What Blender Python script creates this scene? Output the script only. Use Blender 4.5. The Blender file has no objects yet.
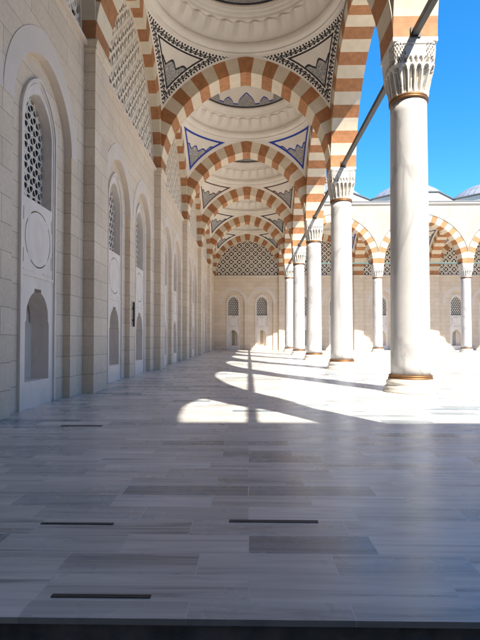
import bpy, math, random
import numpy as np
from mathutils import Vector, Matrix
from mathutils.geometry import tessellate_polygon
random.seed(7)
PI = math.pi
S = bpy.context.scene
COL = S.collection

# ------------------------------------------------------------------ dimensions (metres)
L = 8.6                     # bay length
HC = 1.32                   # camera height
XC = 4.03                   # column axis of the gallery
XP, XW = -3.73, -4.0        # pilaster face, wall face
HB = 0.535                  # half of the square block over a column
Y0 = 3.2                    # column number 0; number k stands at Y0 + k*L
HS = 8.6                    # springing
RISE, TR = 4.11, 0.67       # rise of the arches, length of a voussoir
AT = (XC - HB - XP) / 2     # half span of the arches across the gallery
XM = (XC - HB + XP) / 2     # middle of the gallery
AF = L / 2 - HB             # half span of the arches along the courtyard
GW = 2 * AT + 2 * HB        # gallery width, axis to axis
TOP = 14.3                  # roof level
def YK(k): return Y0 + k * L
def XK(k): return XC + k * L
Y5 = YK(5)
YEP = Y5 + HB + 2 * AT      # pilaster face of the end wall
YEW = YEP + 0.27            # end wall face
YM = Y5 + HB + AT
YN = YK(-1)                 # near wing facade axis

# ------------------------------------------------------------------ materials
def newmat(name):
    m = bpy.data.materials.new(name); m.use_nodes = True
    nt = m.node_tree; b = nt.nodes['Principled BSDF']
    return m, nt, b
def N(nt, t, **kw):
    n = nt.nodes.new(t)
    for k, v in kw.items():
        if k.startswith('i_'): n.inputs[k[2:].replace('_', ' ')].default_value = v
        else: setattr(n, k, v)
    return n
def lk(nt, a, b): nt.links.new(a, b)
def rgba(c): return (c[0], c[1], c[2], 1)
def mix(nt, fac, a, b, mode='MIX'):
    n = nt.nodes.new('ShaderNodeMix'); n.data_type = 'RGBA'; n.blend_type = mode
    for sock, v in ((n.inputs[0], fac), (n.inputs[6], a), (n.inputs[7], b)):
        if hasattr(v, 'node'): nt.links.new(v, sock)
        else: sock.default_value = v if not isinstance(v, tuple) or len(v) == 4 else rgba(v)
    return n.outputs[2]
def math_(nt, op, a, b=None, c=None, clamp=False):
    n = nt.nodes.new('ShaderNodeMath'); n.operation = op; n.use_clamp = clamp
    for i, v in enumerate((a, b, c)):
        if v is None: continue
        if hasattr(v, 'node'): nt.links.new(v, n.inputs[i])
        else: n.inputs[i].default_value = v
    return n.outputs[0]
def ramp(nt, fac, stops, interp='LINEAR'):
    n = nt.nodes.new('ShaderNodeValToRGB'); n.color_ramp.interpolation = interp
    cr = n.color_ramp
    while len(cr.elements) < len(stops): cr.elements.new(0.5)
    for e, (p, c) in zip(cr.elements, stops): e.position = p; e.color = rgba(c) if len(c) == 3 else c
    nt.links.new(fac, n.inputs[0]); return n.outputs[0]
def uvmap(nt, name='UVMap'):
    n = nt.nodes.new('ShaderNodeUVMap'); n.uv_map = name; return n.outputs[0]
def bump(nt, b, height, strength=0.3, dist=0.02):
    n = nt.nodes.new('ShaderNodeBump'); n.inputs['Strength'].default_value = strength; n.inputs['Distance'].default_value = dist
    nt.links.new(height, n.inputs['Height']); nt.links.new(n.outputs[0], b.inputs['Normal'])

def mat_ashlar(name, c1, c2, mortar, bw=1.15, rh=0.46, msize=0.006, rough=0.75):
    m, nt, b = newmat(name); uv = uvmap(nt)
    br = N(nt, 'ShaderNodeTexBrick', offset=0.43, squash=1.0)
    br.inputs['Scale'].default_value = 1; br.inputs['Mortar Size'].default_value = msize
    br.inputs['Mortar Smooth'].default_value = 0.1; br.inputs['Bias'].default_value = 0.0
    br.inputs['Brick Width'].default_value = bw; br.inputs['Row Height'].default_value = rh
    br.inputs['Color1'].default_value = rgba(c1); br.inputs['Color2'].default_value = rgba(c2); br.inputs['Mortar'].default_value = rgba(mortar)
    lk(nt, uv, br.inputs['Vector'])
    geo = N(nt, 'ShaderNodeNewGeometry')
    no = N(nt, 'ShaderNodeTexNoise'); no.inputs['Scale'].default_value = 0.9; no.inputs['Detail'].default_value = 7; no.inputs['Roughness'].default_value = 0.6
    lk(nt, geo.outputs['Position'], no.inputs['Vector'])
    st = ramp(nt, no.outputs[0], [(0.3, (0.90, 0.89, 0.87)), (0.7, (1.04, 1.04, 1.03))])
    n2 = N(nt, 'ShaderNodeTexNoise'); n2.inputs['Scale'].default_value = 14; n2.inputs['Detail'].default_value = 4
    lk(nt, geo.outputs['Position'], n2.inputs['Vector'])
    s2 = ramp(nt, n2.outputs[0], [(0.35, (0.93, 0.93, 0.92)), (0.65, (1.03, 1.03, 1.03))])
    c = mix(nt, 1.0, mix(nt, 1.0, br.outputs[0], st, 'MULTIPLY'), s2, 'MULTIPLY')
    lk(nt, c, b.inputs['Base Color']); b.inputs['Roughness'].default_value = rough
    h = math_(nt, 'SUBTRACT', math_(nt, 'MULTIPLY', n2.outputs[0], 0.15), br.outputs['Fac'])
    bump(nt, b, h, 0.35, 0.01)
    return m
def mat_stone(name, c, var=0.10, rough=0.5, scale=1.6, vein=None, island=False, bumpy=0.1):
    m, nt, b = newmat(name)
    geo = N(nt, 'ShaderNodeNewGeometry')
    no = N(nt, 'ShaderNodeTexNoise'); no.inputs['Scale'].default_value = scale; no.inputs['Detail'].default_value = 8; no.inputs['Roughness'].default_value = 0.62
    lk(nt, geo.outputs['Position'], no.inputs['Vector'])
    lo = tuple(x * (1 - var) for x in c); hi = tuple(min(1, x * (1 + var * 0.6)) for x in c)
    col = ramp(nt, no.outputs[0], [(0.32, lo), (0.66, hi)])
    if vein:
        nz = N(nt, 'ShaderNodeTexNoise'); nz.inputs['Scale'].default_value = vein[1]; nz.inputs['Detail'].default_value = 6; nz.inputs['Distortion'].default_value = 1.4
        mp = N(nt, 'ShaderNodeMapping'); mp.inputs['Scale'].default_value = (1, 1, 0.35)
        lk(nt, geo.outputs['Position'], mp.inputs['Vector']); lk(nt, mp.outputs[0], nz.inputs['Vector'])
        v = math_(nt, 'ABSOLUTE', math_(nt, 'SUBTRACT', nz.outputs[0], 0.5))
        vf = ramp(nt, v, [(0.0, (1, 1, 1)), (0.05, (0, 0, 0))])
        col = mix(nt, math_(nt, 'MULTIPLY', vf, vein[2]), col, vein[0])
    if island:
        r = math_(nt, 'MULTIPLY_ADD', geo.outputs['Random Per Island'], 0.26, 0.86)
        cc = N(nt, 'ShaderNodeCombineColor'); [lk(nt, r, cc.inputs[i]) for i in range(3)]
        col = mix(nt, 1.0, col, cc.outputs[0], 'MULTIPLY')
    lk(nt, col, b.inputs['Base Color']); b.inputs['Roughness'].default_value = rough
    n2 = N(nt, 'ShaderNodeTexNoise'); n2.inputs['Scale'].default_value = 22; n2.inputs['Detail'].default_value = 5
    lk(nt, geo.outputs['Position'], n2.inputs['Vector'])
    bump(nt, b, n2.outputs[0], bumpy, 0.012)
    return m
def mat_plain(name, c, rough=0.5, metal=0.0):
    m, nt, b = newmat(name)
    geo = N(nt, 'ShaderNodeNewGeometry')
    no = N(nt, 'ShaderNodeTexNoise'); no.inputs['Scale'].default_value = 6; no.inputs['Detail'].default_value = 5
    lk(nt, geo.outputs['Position'], no.inputs['Vector'])
    lk(nt, ramp(nt, no.outputs[0], [(0.3, tuple(x * 0.82 for x in c)), (0.7, tuple(min(1, x * 1.08) for x in c))]), b.inputs['Base Color'])
    b.inputs['Metallic'].default_value = metal
    rr = math_(nt, 'MULTIPLY_ADD', no.outputs[0], 0.25, rough - 0.12)
    lk(nt, rr, b.inputs['Roughness'])
    return m

def mat_floor(name, gain=1.0, tint=(1, 1, 1)):
    m, nt, b = newmat(name)
    geo = N(nt, 'ShaderNodeNewGeometry')
    br = N(nt, 'ShaderNodeTexBrick', offset=0.37, offset_frequency=2, squash=1.35, squash_frequency=3)
    br.inputs['Scale'].default_value = 1; br.inputs['Mortar Size'].default_value = 0.0036
    br.inputs['Mortar Smooth'].default_value = 0.0; br.inputs['Bias'].default_value = 0.0
    br.inputs['Brick Width'].default_value = 0.80; br.inputs['Row Height'].default_value = 0.265
    br.inputs['Color1'].default_value = (0, 0, 0, 1); br.inputs['Color2'].default_value = (1, 1, 1, 1); br.inputs['Mortar'].default_value = (0.5, 0.5, 0.5, 1)
    lk(nt, geo.outputs['Position'], br.inputs['Vector'])
    rnd = N(nt, 'ShaderNodeSeparateColor'); lk(nt, br.outputs[0], rnd.inputs[0]); r = rnd.outputs[0]
    # streaks that run along each slab, a different stretch of stone in each
    off = N(nt, 'ShaderNodeCombineXYZ'); lk(nt, math_(nt, 'MULTIPLY', r, 37.0), off.inputs[0]); lk(nt, math_(nt, 'MULTIPLY', r, 91.0), off.inputs[1]); lk(nt, math_(nt, 'MULTIPLY', r, 17.0), off.inputs[2])
    add = N(nt, 'ShaderNodeVectorMath', operation='ADD'); lk(nt, geo.outputs['Position'], add.inputs[0]); lk(nt, off.outputs[0], add.inputs[1])
    mp = N(nt, 'ShaderNodeMapping'); mp.inputs['Scale'].default_value = (0.30, 5.5, 1); mp.inputs['Rotation'].default_value = (0, 0, 0.07)
    lk(nt, add.outputs[0], mp.inputs['Vector'])
    no = N(nt, 'ShaderNodeTexNoise'); no.inputs['Scale'].default_value = 1.6; no.inputs['Detail'].default_value = 9; no.inputs['Roughness'].default_value = 0.6; no.inputs['Distortion'].default_value = 1.3
    lk(nt, mp.outputs[0], no.inputs['Vector'])
    streak = ramp(nt, no.outputs[0], [(0.28, (0.17, 0.175, 0.19)), (0.37, (0.37, 0.365, 0.365)), (0.45, (0.53, 0.515, 0.505)), (0.55, (0.62, 0.60, 0.58)), (0.68, (0.71, 0.69, 0.66))])
    tone = ramp(nt, r, [(0.0, (0.33, 0.42, 0.50)), (0.10, (0.50, 0.585, 0.66)), (0.15, (0.74, 0.775, 0.80)), (0.45, (0.90, 0.90, 0.895)), (0.75, (1.02, 1.005, 0.985)), (1.0, (1.18, 1.16, 1.13))])
    c = mix(nt, 1.0, streak, tone, 'MULTIPLY')
    big = N(nt, 'ShaderNodeTexNoise'); big.inputs['Scale'].default_value = 0.35; big.inputs['Detail'].default_value = 4
    lk(nt, geo.outputs['Position'], big.inputs['Vector'])
    c = mix(nt, 1.0, c, ramp(nt, big.outputs[0], [(0.3, (0.9, 0.9, 0.9)), (0.7, (1.06, 1.06, 1.06))]), 'MULTIPLY')
    c = mix(nt, math_(nt, 'MULTIPLY', br.outputs['Fac'], 0.7), c, (0.58, 0.57, 0.56))
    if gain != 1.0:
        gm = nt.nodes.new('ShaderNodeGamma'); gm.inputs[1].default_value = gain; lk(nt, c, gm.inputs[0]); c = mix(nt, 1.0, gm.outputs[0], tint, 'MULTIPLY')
    lk(nt, c, b.inputs['Base Color'])
    fn = N(nt, 'ShaderNodeTexNoise'); fn.inputs['Scale'].default_value = 3.5; fn.inputs['Detail'].default_value = 6
    lk(nt, geo.outputs['Position'], fn.inputs['Vector'])
    lk(nt, math_(nt, 'MULTIPLY_ADD', fn.outputs[0], 0.2, math_(nt, 'MULTIPLY_ADD', r, 0.06, 0.17)), b.inputs['Roughness'])
    b.inputs['IOR'].default_value = 1.5
    mp2 = N(nt, 'ShaderNodeMapping'); mp2.inputs['Scale'].default_value = (1.2, 2.0, 1); lk(nt, geo.outputs['Position'], mp2.inputs['Vector'])
    wn = N(nt, 'ShaderNodeTexNoise'); wn.inputs['Scale'].default_value = 2.2; wn.inputs['Detail'].default_value = 3; lk(nt, mp2.outputs[0], wn.inputs['Vector'])
    h = math_(nt, 'SUBTRACT', math_(nt, 'MULTIPLY_ADD', r, 0.25, math_(nt, 'MULTIPLY', wn.outputs[0], 1.2)), br.outputs['Fac'])
    bump(nt, b, h, 0.12, 0.006)
    return m

def mat_pendentive(name, line, lace, d0, d1):
    m, nt, b = newmat(name)
    sd = N(nt, 'ShaderNodeSeparateXYZ'); lk(nt, uvmap(nt, 'edge'), sd.inputs[0]); s, d = sd.outputs[0], sd.outputs[1]
    ah = N(nt, 'ShaderNodeSeparateXYZ'); lk(nt, uvmap(nt, 'field'), ah.inputs[0]); a, hh = ah.outputs[0], ah.outputs[1]
    plaster = (0.82, 0.765, 0.69)
    base = plaster
    # filigree that climbs from the foot of the triangle
    aa = math_(nt, 'ABSOLUTE', a)
    lob = math_(nt, 'MULTIPLY', math_(nt, 'ABSOLUTE', math_(nt, 'COSINE', math_(nt, 'MULTIPLY', a, 27.0))), 0.15)
    lim = math_(nt, 'ADD', math_(nt, 'ADD', 1.40, math_(nt, 'MULTIPLY', aa, 1.6)), lob)
    peak = math_(nt, 'MULTIPLY', math_(nt, 'MAXIMUM', math_(nt, 'SUBTRACT', 0.09, aa), 0.0), 2.6)
    lim = math_(nt, 'ADD', lim, peak)
    fil = math_(nt, 'MULTIPLY', math_(nt, 'LESS_THAN', hh, lim), math_(nt, 'GREATER_THAN', d, d1))
    vo = N(nt, 'ShaderNodeTexVoronoi'); vo.inputs['Scale'].default_value = 9; vo.feature = 'DISTANCE_TO_EDGE'
    geo = N(nt, 'ShaderNodeNewGeometry'); lk(nt, geo.outputs['Position'], vo.inputs['Vector'])
    fc = ramp(nt, vo.outputs[0], [(0.03, (0.56, 0.545, 0.52)), (0.10, (0.29, 0.285, 0.285))])
    c = mix(nt, fil, base, fc)
    edge = math_(nt, 'MULTIPLY', fil, math_(nt, 'GREATER_THAN', hh, math_(nt, 'SUBTRACT', lim, 0.07)))
    c = mix(nt, edge, c, line)
    band = math_(nt, 'MULTIPLY', math_(nt, 'GREATER_THAN', d, d0), math_(nt, 'LESS_THAN', d, d1))
    c = mix(nt, band, c, line)
    if lace:
        # running scroll of loops and leaves between the line and the edge
        ph = math_(nt, 'MULTIPLY', s, 2 * PI / 0.42)
        w1 = math_(nt, 'MULTIPLY_ADD', math_(nt, 'SINE', ph), 0.06, d0 - 0.11)
        w2 = math_(nt, 'MULTIPLY_ADD', math_(nt, 'SINE', ph), -0.06, d0 - 0.11)
        q1 = math_(nt, 'LESS_THAN', math_(nt, 'ABSOLUTE', math_(nt, 'SUBTRACT', d, w1)), 0.02)
        q2 = math_(nt, 'LESS_THAN', math_(nt, 'ABSOLUTE', math_(nt, 'SUBTRACT', d, w2)), 0.02)
        fx = math_(nt, 'SUBTRACT', math_(nt, 'FRACT', math_(nt, 'DIVIDE', s, 0.21)), 0.5)
        dd = math_(nt, 'DIVIDE', math_(nt, 'SUBTRACT', d, d0 - 0.11), 0.21)
        rr = math_(nt, 'ADD', math_(nt, 'MULTIPLY', fx, fx), math_(nt, 'MULTIPLY', dd, dd))
        q3 = math_(nt, 'LESS_THAN', rr, 0.05)
        d2 = math_(nt, 'DIVIDE', math_(nt, 'SUBTRACT', d, d0 - 0.225), 0.14)
        fx2 = math_(nt, 'SUBTRACT', math_(nt, 'FRACT', math_(nt, 'DIVIDE', s, 0.14)), 0.5)
        q4 = math_(nt, 'LESS_THAN', math_(nt, 'ADD', math_(nt, 'MULTIPLY', fx2, fx2), math_(nt, 'MULTIPLY', d2, d2)), 0.09)
        q = math_(nt, 'MAXIMUM', math_(nt, 'MAXIMUM', q1, q2), math_(nt, 'MAXIMUM', q3, q4))
        c = mix(nt, q, c, (0.03, 0.03, 0.035))
    no = N(nt, 'ShaderNodeTexNoise'); no.inputs['Scale'].default_value = 1.2; no.inputs['Detail'].default_value = 5
    lk(nt, geo.outputs['Position'], no.inputs['Vector'])
    c = mix(nt, 1.0, c, ramp(nt, no.outputs[0], [(0.3, (0.93, 0.925, 0.91)), (0.7, (1.03, 1.03, 1.03))]), 'MULTIPLY')
    lk(nt, c, b.inputs['Base Color']); b.inputs['Roughness'].default_value = 0.8
    return m
def mat_dome(name, line):
    # white plaster; a painted frieze of lobed medallions at the foot of the shell (uv: turns, metres up the shell)
    m, nt, b = newmat(name)
    su = N(nt, 'ShaderNodeSeparateXYZ'); lk(nt, uvmap(nt), su.inputs[0]); a, hh = su.outputs[0], su.outputs[1]
    ph = math_(nt, 'FRACT', math_(nt, 'MULTIPLY_ADD', a, 8, 0.5))
    t = math_(nt, 'ABSOLUTE', math_(nt, 'SUBTRACT', ph, 0.5))              # 0 in the middle of a medallion
    big = math_(nt, 'MULTIPLY', math_(nt, 'POWER', math_(nt, 'MAXIMUM', math_(nt, 'SUBTRACT', 1.0, math_(nt, 'MULTIPLY', t, 4.3)), 0.0), 0.55), 0.85)
    sm = math_(nt, 'MULTIPLY', math_(nt, 'POWER', math_(nt, 'MAXIMUM', math_(nt, 'SUBTRACT', 1.0, math_(nt, 'MULTIPLY', math_(nt, 'SUBTRACT', 0.5, t), 7.5)), 0.0), 0.5), 0.42)
    lim = math_(nt, 'ADD', math_(nt, 'MAXIMUM', big, sm), 0.38)
    pos = math_(nt, 'GREATER_THAN', hh, 0.05)
    ins = math_(nt, 'MULTIPLY', math_(nt, 'LESS_THAN', hh, lim), pos)
    core = math_(nt, 'LESS_THAN', hh, math_(nt, 'SUBTRACT', lim, 0.09))
    vo = N(nt, 'ShaderNodeTexVoronoi'); vo.inputs['Scale'].default_value = 12; vo.feature = 'DISTANCE_TO_EDGE'
    geo = N(nt, 'ShaderNodeNewGeometry'); lk(nt, geo.outputs['Position'], vo.inputs['Vector'])
    fc = ramp(nt, vo.outputs[0], [(0.04, (0.5, 0.49, 0.47)), (0.12, (0.26, 0.26, 0.28))])
    c = mix(nt, ins, (0.82, 0.765, 0.69), line)
    c = mix(nt, math_(nt, 'MULTIPLY', ins, core), c, fc)
    b1 = math_(nt, 'MULTIPLY', pos, math_(nt, 'LESS_THAN', hh, 0.17))
    c = mix(nt, b1, c, (0.04, 0.045, 0.07))
    no = N(nt, 'ShaderNodeTexNoise'); no.inputs['Scale'].default_value = 1.5; no.inputs['Detail'].default_value = 5
    lk(nt, geo.outputs['Position'], no.inputs['Vector'])
    c = mix(nt, 1.0, c, ramp(nt, no.outputs[0], [(0.3, (0.93, 0.925, 0.91)), (0.7, (1.03, 1.03, 1.03))]), 'MULTIPLY')
    lk(nt, c, b.inputs['Base Color']); b.inputs['Roughness'].default_value = 0.8
    return m
def mat_lead(name):
    m, nt, b = newmat(name)
    su = N(nt, 'ShaderNodeSeparateXYZ'); lk(nt, uvmap(nt), su.inputs[0])
    rib = math_(nt, 'ABSOLUTE', math_(nt, 'SUBTRACT', math_(nt, 'FRACT', math_(nt, 'MULTIPLY', su.outputs[0], 40)), 0.5))
    lap = math_(nt, 'ABSOLUTE', math_(nt, 'SUBTRACT', math_(nt, 'FRACT', math_(nt, 'MULTIPLY', su.outputs[1], 0.8)), 0.5))
    seam = math_(nt, 'MAXIMUM', math_(nt, 'GREATER_THAN', rib, 0.44), math_(nt, 'GREATER_THAN', lap, 0.475))
    geo = N(nt, 'ShaderNodeNewGeometry')
    no = N(nt, 'ShaderNodeTexNoise'); no.inputs['Scale'].default_value = 1.3; no.inputs['Detail'].default_value = 7
    lk(nt, geo.outputs['Position'], no.inputs['Vector'])
    base = ramp(nt, no.outputs[0], [(0.3, (0.21, 0.225, 0.26)), (0.7, (0.31, 0.325, 0.365))])
    lk(nt, mix(nt, seam, base, (0.10, 0.11, 0.135)), b.inputs['Base Color'])
    b.inputs['Roughness'].default_value = 0.55; b.inputs['Metallic'].default_value = 0.15
    bump(nt, b, math_(nt, 'MULTIPLY', seam, 1.0), 0.4, 0.03)
    return m

M = {}
M['ashlar'] = mat_ashlar('limestone_ashlar', (0.78, 0.65, 0.505), (0.71, 0.585, 0.45), (0.29, 0.22, 0.16), bw=1.7, msize=0.005)
M['facade'] = mat_ashlar('facade_limestone', (0.48, 0.415, 0.325), (0.42, 0.36, 0.28), (0.30, 0.25, 0.19), rh=0.5, bw=1.5)
M['pale'] = mat_stone('pale_arch_stone', (0.73, 0.635, 0.545), 0.06, 0.6)
M['marble'] = mat_stone('white_marble', (0.80, 0.715, 0.63), 0.05, 0.42, vein=((0.60, 0.54, 0.49), 1.1, 0.35), bumpy=0.04)
M['column'] = mat_stone('column_marble', (0.50, 0.495, 0.50), 0.12, 0.33, scale=0.9, vein=((0.30, 0.30, 0.315), 0.75, 0.65), bumpy=0.03)
M['footing'] = mat_stone('footing_marble', (0.52, 0.50, 0.47), 0.12, 0.45, scale=3)
M['carved'] = mat_stone('carved_marble', (0.66, 0.63, 0.58), 0.16, 0.65, scale=7, bumpy=0.6)
M['brown'] = mat_stone('red_brown_stone', (0.44, 0.195, 0.08), 0.24, 0.7, scale=5, island=True, bumpy=0.12)
M['cream'] = mat_stone('cream_stone', (0.70, 0.61, 0.47), 0.09, 0.7, scale=3, island=True, bumpy=0.12)
M['gold'] = mat_plain('brass_ring', (0.23, 0.12, 0.055), 0.58, 0.75)
M['rod'] = mat_plain('painted_steel', (0.05, 0.052, 0.056), 0.55)
M['teal'] = mat_plain('green_painted_steel', (0.085, 0.13, 0.115), 0.6)
M['dark'] = mat_plain('dark_glass', (0.016, 0.02, 0.036), 0.75)
M['black'] = mat_plain('black_plastic', (0.02, 0.02, 0.022), 0.45)
M['lattice'] = mat_stone('pierced_marble', (0.80, 0.735, 0.64), 0.07, 0.6)
M['plaster'] = mat_stone('white_plaster', (0.82, 0.765, 0.69), 0.05, 0.8, bumpy=0.04)
M['granite'] = mat_stone('dark_granite', (0.20, 0.19, 0.185), 0.4, 0.8, scale=6)
M['outline'] = mat_stone('grey_moulding', (0.22, 0.20, 0.18), 0.1, 0.7)
M['lead'] = mat_lead('lead_sheet')
M['flash'] = mat_plain('lead_flashing', (0.16, 0.165, 0.175), 0.55)
M['drum'] = mat_stone('drum_render', (0.62, 0.57, 0.48), 0.06, 0.8)
M['inlay'] = mat_stone('dark_inlay_stone', (0.03, 0.03, 0.035), 0.3, 0.6, scale=6)
M['ground'] = mat_stone('paved_ground', (0.33, 0.31, 0.28), 0.2, 0.9, scale=0.05)
M['floor'] = mat_floor('grey_marble_paving')
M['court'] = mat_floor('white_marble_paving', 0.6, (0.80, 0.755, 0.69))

# ------------------------------------------------------------------ mesh helper
class MB:
    def __init__(s): s.v = []; s.f = []; s.m = []; s.uv = []; s.smooth = []
    def face(s, pts, mat=0, uv=None, smooth=False):
        i = len(s.v); s.v += [tuple(p) for p in pts]; s.f.append(list(range(i, i + len(pts)))); s.m.append(mat); s.uv.append(uv); s.smooth.append(smooth)
    def block(s, pts, faces, mat=0, smooth=False):
        i = len(s.v); s.v += [tuple(p) for p in pts]
        for f in faces: s.f.append([i + k for k in f]); s.m.append(mat); s.uv.append(None); s.smooth.append(smooth)
    def box(s, a, b, mat=0):
        (x0, y0, z0), (x1, y1, z1) = a, b
        p = [(x0, y0, z0), (x1, y0, z0), (x1, y1, z0), (x0, y1, z0), (x0, y0, z1), (x1, y0, z1), (x1, y1, z1), (x0, y1, z1)]
        s.block(p, [(0, 3, 2, 1), (4, 5, 6, 7), (0, 1, 5, 4), (1, 2, 6, 5), (2, 3, 7, 6), (3, 0, 4, 7)], mat)
    def prism(s, poly, y0, y1, mat=0, holes=(), caps=(True, True)):
        """poly in (x,z), extruded from y0 (front) to y1 (back)."""
        loops = [poly] + list(holes)
        flat = [p for l in loops for p in l]
        tris = tessellate_polygon([[Vector((p[0], p[1], 0)) for p in l] for l in loops])
        n = len(flat)
        P = [(p[0], y0, p[1]) for p in flat] + [(p[0], y1, p[1]) for p in flat]
        F = []
        if caps[0]: F += [tuple(t) for t in tris]
        if caps[1]: F += [tuple(n + k for k in reversed(t)) for t in tris]
        o = 0
        for l in loops:
            k = len(l)
            for i in range(k):
                a, b = o + i, o + (i + 1) % k
                F.append((a, b, n + b, n + a))
            o += k
        s.block(P, F, mat)
    def lathe(s, prof, n=48, mat=0, smooth=True, sx=1, sy=1, uvf=None):
        i = len(s.v)
        for (r, z) in prof:
            for k in range(n):
                a = 2 * PI * k / n; s.v.append((r * sx * math.cos(a), r * sy * math.sin(a), z))
        for j in range(len(prof) - 1):
            for k in range(n):
                k2 = (k + 1) % n
                s.f.append([i + j * n + k, i + j * n + k2, i + (j + 1) * n + k2, i + (j + 1) * n + k]); s.m.append(mat); s.smooth.append(smooth)
                if uvf: s.uv.append([(k / n, uvf[j]), ((k + 1) / n, uvf[j]), ((k + 1) / n, uvf[j + 1]), (k / n, uvf[j + 1])])
                else: s.uv.append(None)
    def ring(s, c, r0, r1, y0, y1, n=14, mat=0):
        for k in range(n):
            a, b = 2 * PI * k / n, 2 * PI * (k + 1) / n
            q = [(c[0] + r * math.cos(t), c[1] + r * math.sin(t)) for (r, t) in ((r0, a), (r1, a), (r1, b), (r0, b))]
            P = [(x, y0, z) for x, z in q] + [(x, y1, z) for x, z in q]
            s.block(P, [(0, 1, 2, 3), (1, 5, 6, 2), (0, 3, 7, 4)], mat)
    def bar(s, p, q, w, y0, y1, mat=0):
        dx, dz = q[0] - p[0], q[1] - p[1]; l = math.hypot(dx, dz)
        nx, nz = -dz / l * w / 2, dx / l * w / 2
        c = [(p[0] + nx, p[1] + nz), (p[0] - nx, p[1] - nz), (q[0] - nx, q[1] - nz), (q[0] + nx, q[1] + nz)]
        P = [(x, y0, z) for x, z in c] + [(x, y1, z) for x, z in c]
        s.block(P, [(0, 1, 2, 3), (0, 4, 5, 1), (1, 5, 6, 2), (2, 6, 7, 3), (3, 7, 4, 0)], mat)
    def mesh(s, name, mats):
        me = bpy.data.meshes.new(name)
        me.from_pydata(s.v, [], s.f); 
        for m in mats: me.materials.append(m)
        me.polygons.foreach_set('material_index', s.m)
        me.polygons.foreach_set('use_smooth', s.smooth)
        uvl = me.uv_layers.new(name='UVMap').data
        for p in me.polygons:
            u = s.uv[p.index]; n = p.normal
            for j, li in enumerate(p.loop_indices):
                if u: uvl[li].uv = u[j]
                else:
                    x, y, z = me.vertices[me.loops[li].vertex_index].co
                    if abs(n.z) > 0.75: uvl[li].uv = (x, y)
                    elif abs(n.x) > abs(n.y): uvl[li].uv = (y, z)
                    else: uvl[li].uv = (x, z)
        me.update(); return me
    def build(s, name, mats, parent=None, loc=None, rot=0):
        if not isinstance(mats, (list, tuple)): mats = [mats]
        return link(name, s.mesh(name, mats), parent, loc, rot)
def link(name, me, parent=None, loc=None, rot=0):
    o = bpy.data.objects.new(name, me); COL.objects.link(o)
    if parent: o.parent = parent
    if loc: o.location = loc
    if rot: o.rotation_euler = (0, 0, rot)
    return o
def tag(o, label=None, cat=None, group=None, kind=None):
    if label: o['label'] = label
    if cat: o['category'] = cat; o['kind'] = kind or 'thing'
    if group: o['group'] = group
    if kind: o['kind'] = kind
    return o
def thing(name, label, cat, loc=(0, 0, 0), rot=0, group=None):
    return tag(link(name, None, None, loc, rot), label, cat, group)
def copy_tree(o, parent=None):
    c = o.copy(); COL.objects.link(c)
    if parent: c.parent = parent
    for ch in list(o.children): copy_tree(ch, c)
    return c
def bevel(o, w=0.01, seg=2):
    m = o.modifiers.new('bevel', 'BEVEL'); m.width = w; m.segments = seg; m.limit_method = 'ANGLE'; m.angle_limit = math.radians(40); m.harden_normals = False

# ------------------------------------------------------------------ arches
def arc_params(a, rise):
    q = rise * rise / a; R = (a + q) / 2; return R, R - a
def arch_curve(a, rise, t=0.0, n=24, clamp=None):
    """polyline left springer -> apex -> right springer at distance t outside the intrados."""
    R, e = arc_params(a, rise); Q = R + t; pm = math.acos(e / Q)
    right = [(-e + Q * math.cos(pm * i / n), Q * math.sin(pm * i / n)) for i in range(n + 1)]
    if clamp: 
        right = [p for p in right if p[0] < clamp - 1e-4]
        right = [(clamp, math.sqrt(max(0, Q * Q - (clamp + e) ** 2)))] + right
    left = [(-x, z) for x, z in right]
    return left[:-1] + right[::-1]
def voussoirs(mb, a, rise, t, y0, y1, n, clamp, mats=(0, 1), z0=0.0, sub=3):
    R, e = arc_params(a, rise); pm = math.acos(e / R); half = n / 2.0
    def ray(phi):
        c, s_ = math.cos(phi), math.sin(phi)
        i = (-e + R * c, R * s_); q = R + t
        if -e + q * c > clamp: q = (clamp + e) / c
        return i, (-e + q * c, q * s_)
    def wedge(prs, mat):
        k = len(prs); P = []
        for (i, o) in prs:
            P += [(i[0], y0, z0 + i[1]), (o[0], y0, z0 + o[1]), (o[0], y1, z0 + o[1]), (i[0], y1, z0 + i[1])]
        F = []
        for j in range(k - 1):
            b = 4 * j
            F += [(b, b + 1, b + 5, b + 4), (b + 3, b + 7, b + 6, b + 2), (b, b + 4, b + 7, b + 3), (b + 1, b + 2, b + 6, b + 5)]
        F += [(0, 3, 2, 1), (4 * k - 4, 4 * k - 3, 4 * k - 2, 4 * k - 1)]
        mb.block(P, F, mat)
    dphi = pm / half
    # keystone
    kp = [ray(pm - dphi * 0.5), ((0, R * math.sin(pm)), (0, math.sqrt((R + t) ** 2 - e * e)))]
    i, o = kp[0]; kp = [((-i[0], i[1]), (-o[0], o[1])), kp[1], kp[0]]
    wedge(kp, mats[0])
    for k in range(int(half)):
        p0 = pm - dphi * (k + 0.5); p1 = max(0, p0 - dphi)
        pr = [ray(p0 + (p1 - p0) * q / sub) for q in range(sub + 1)]
        mt = mats[(k + 1) % 2]
        wedge(pr, mt); wedge([((-i[0], i[1]), (-o[0], o[1])) for i, o in reversed(pr)], mt)

# arch across a gallery
mb = MB(); voussoirs(mb, AT, RISE, TR, -HB, HB, 25, AT + 0.3)
ARCH_T = mb.mesh('cross_arch', [M['brown'], M['cream']])
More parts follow.
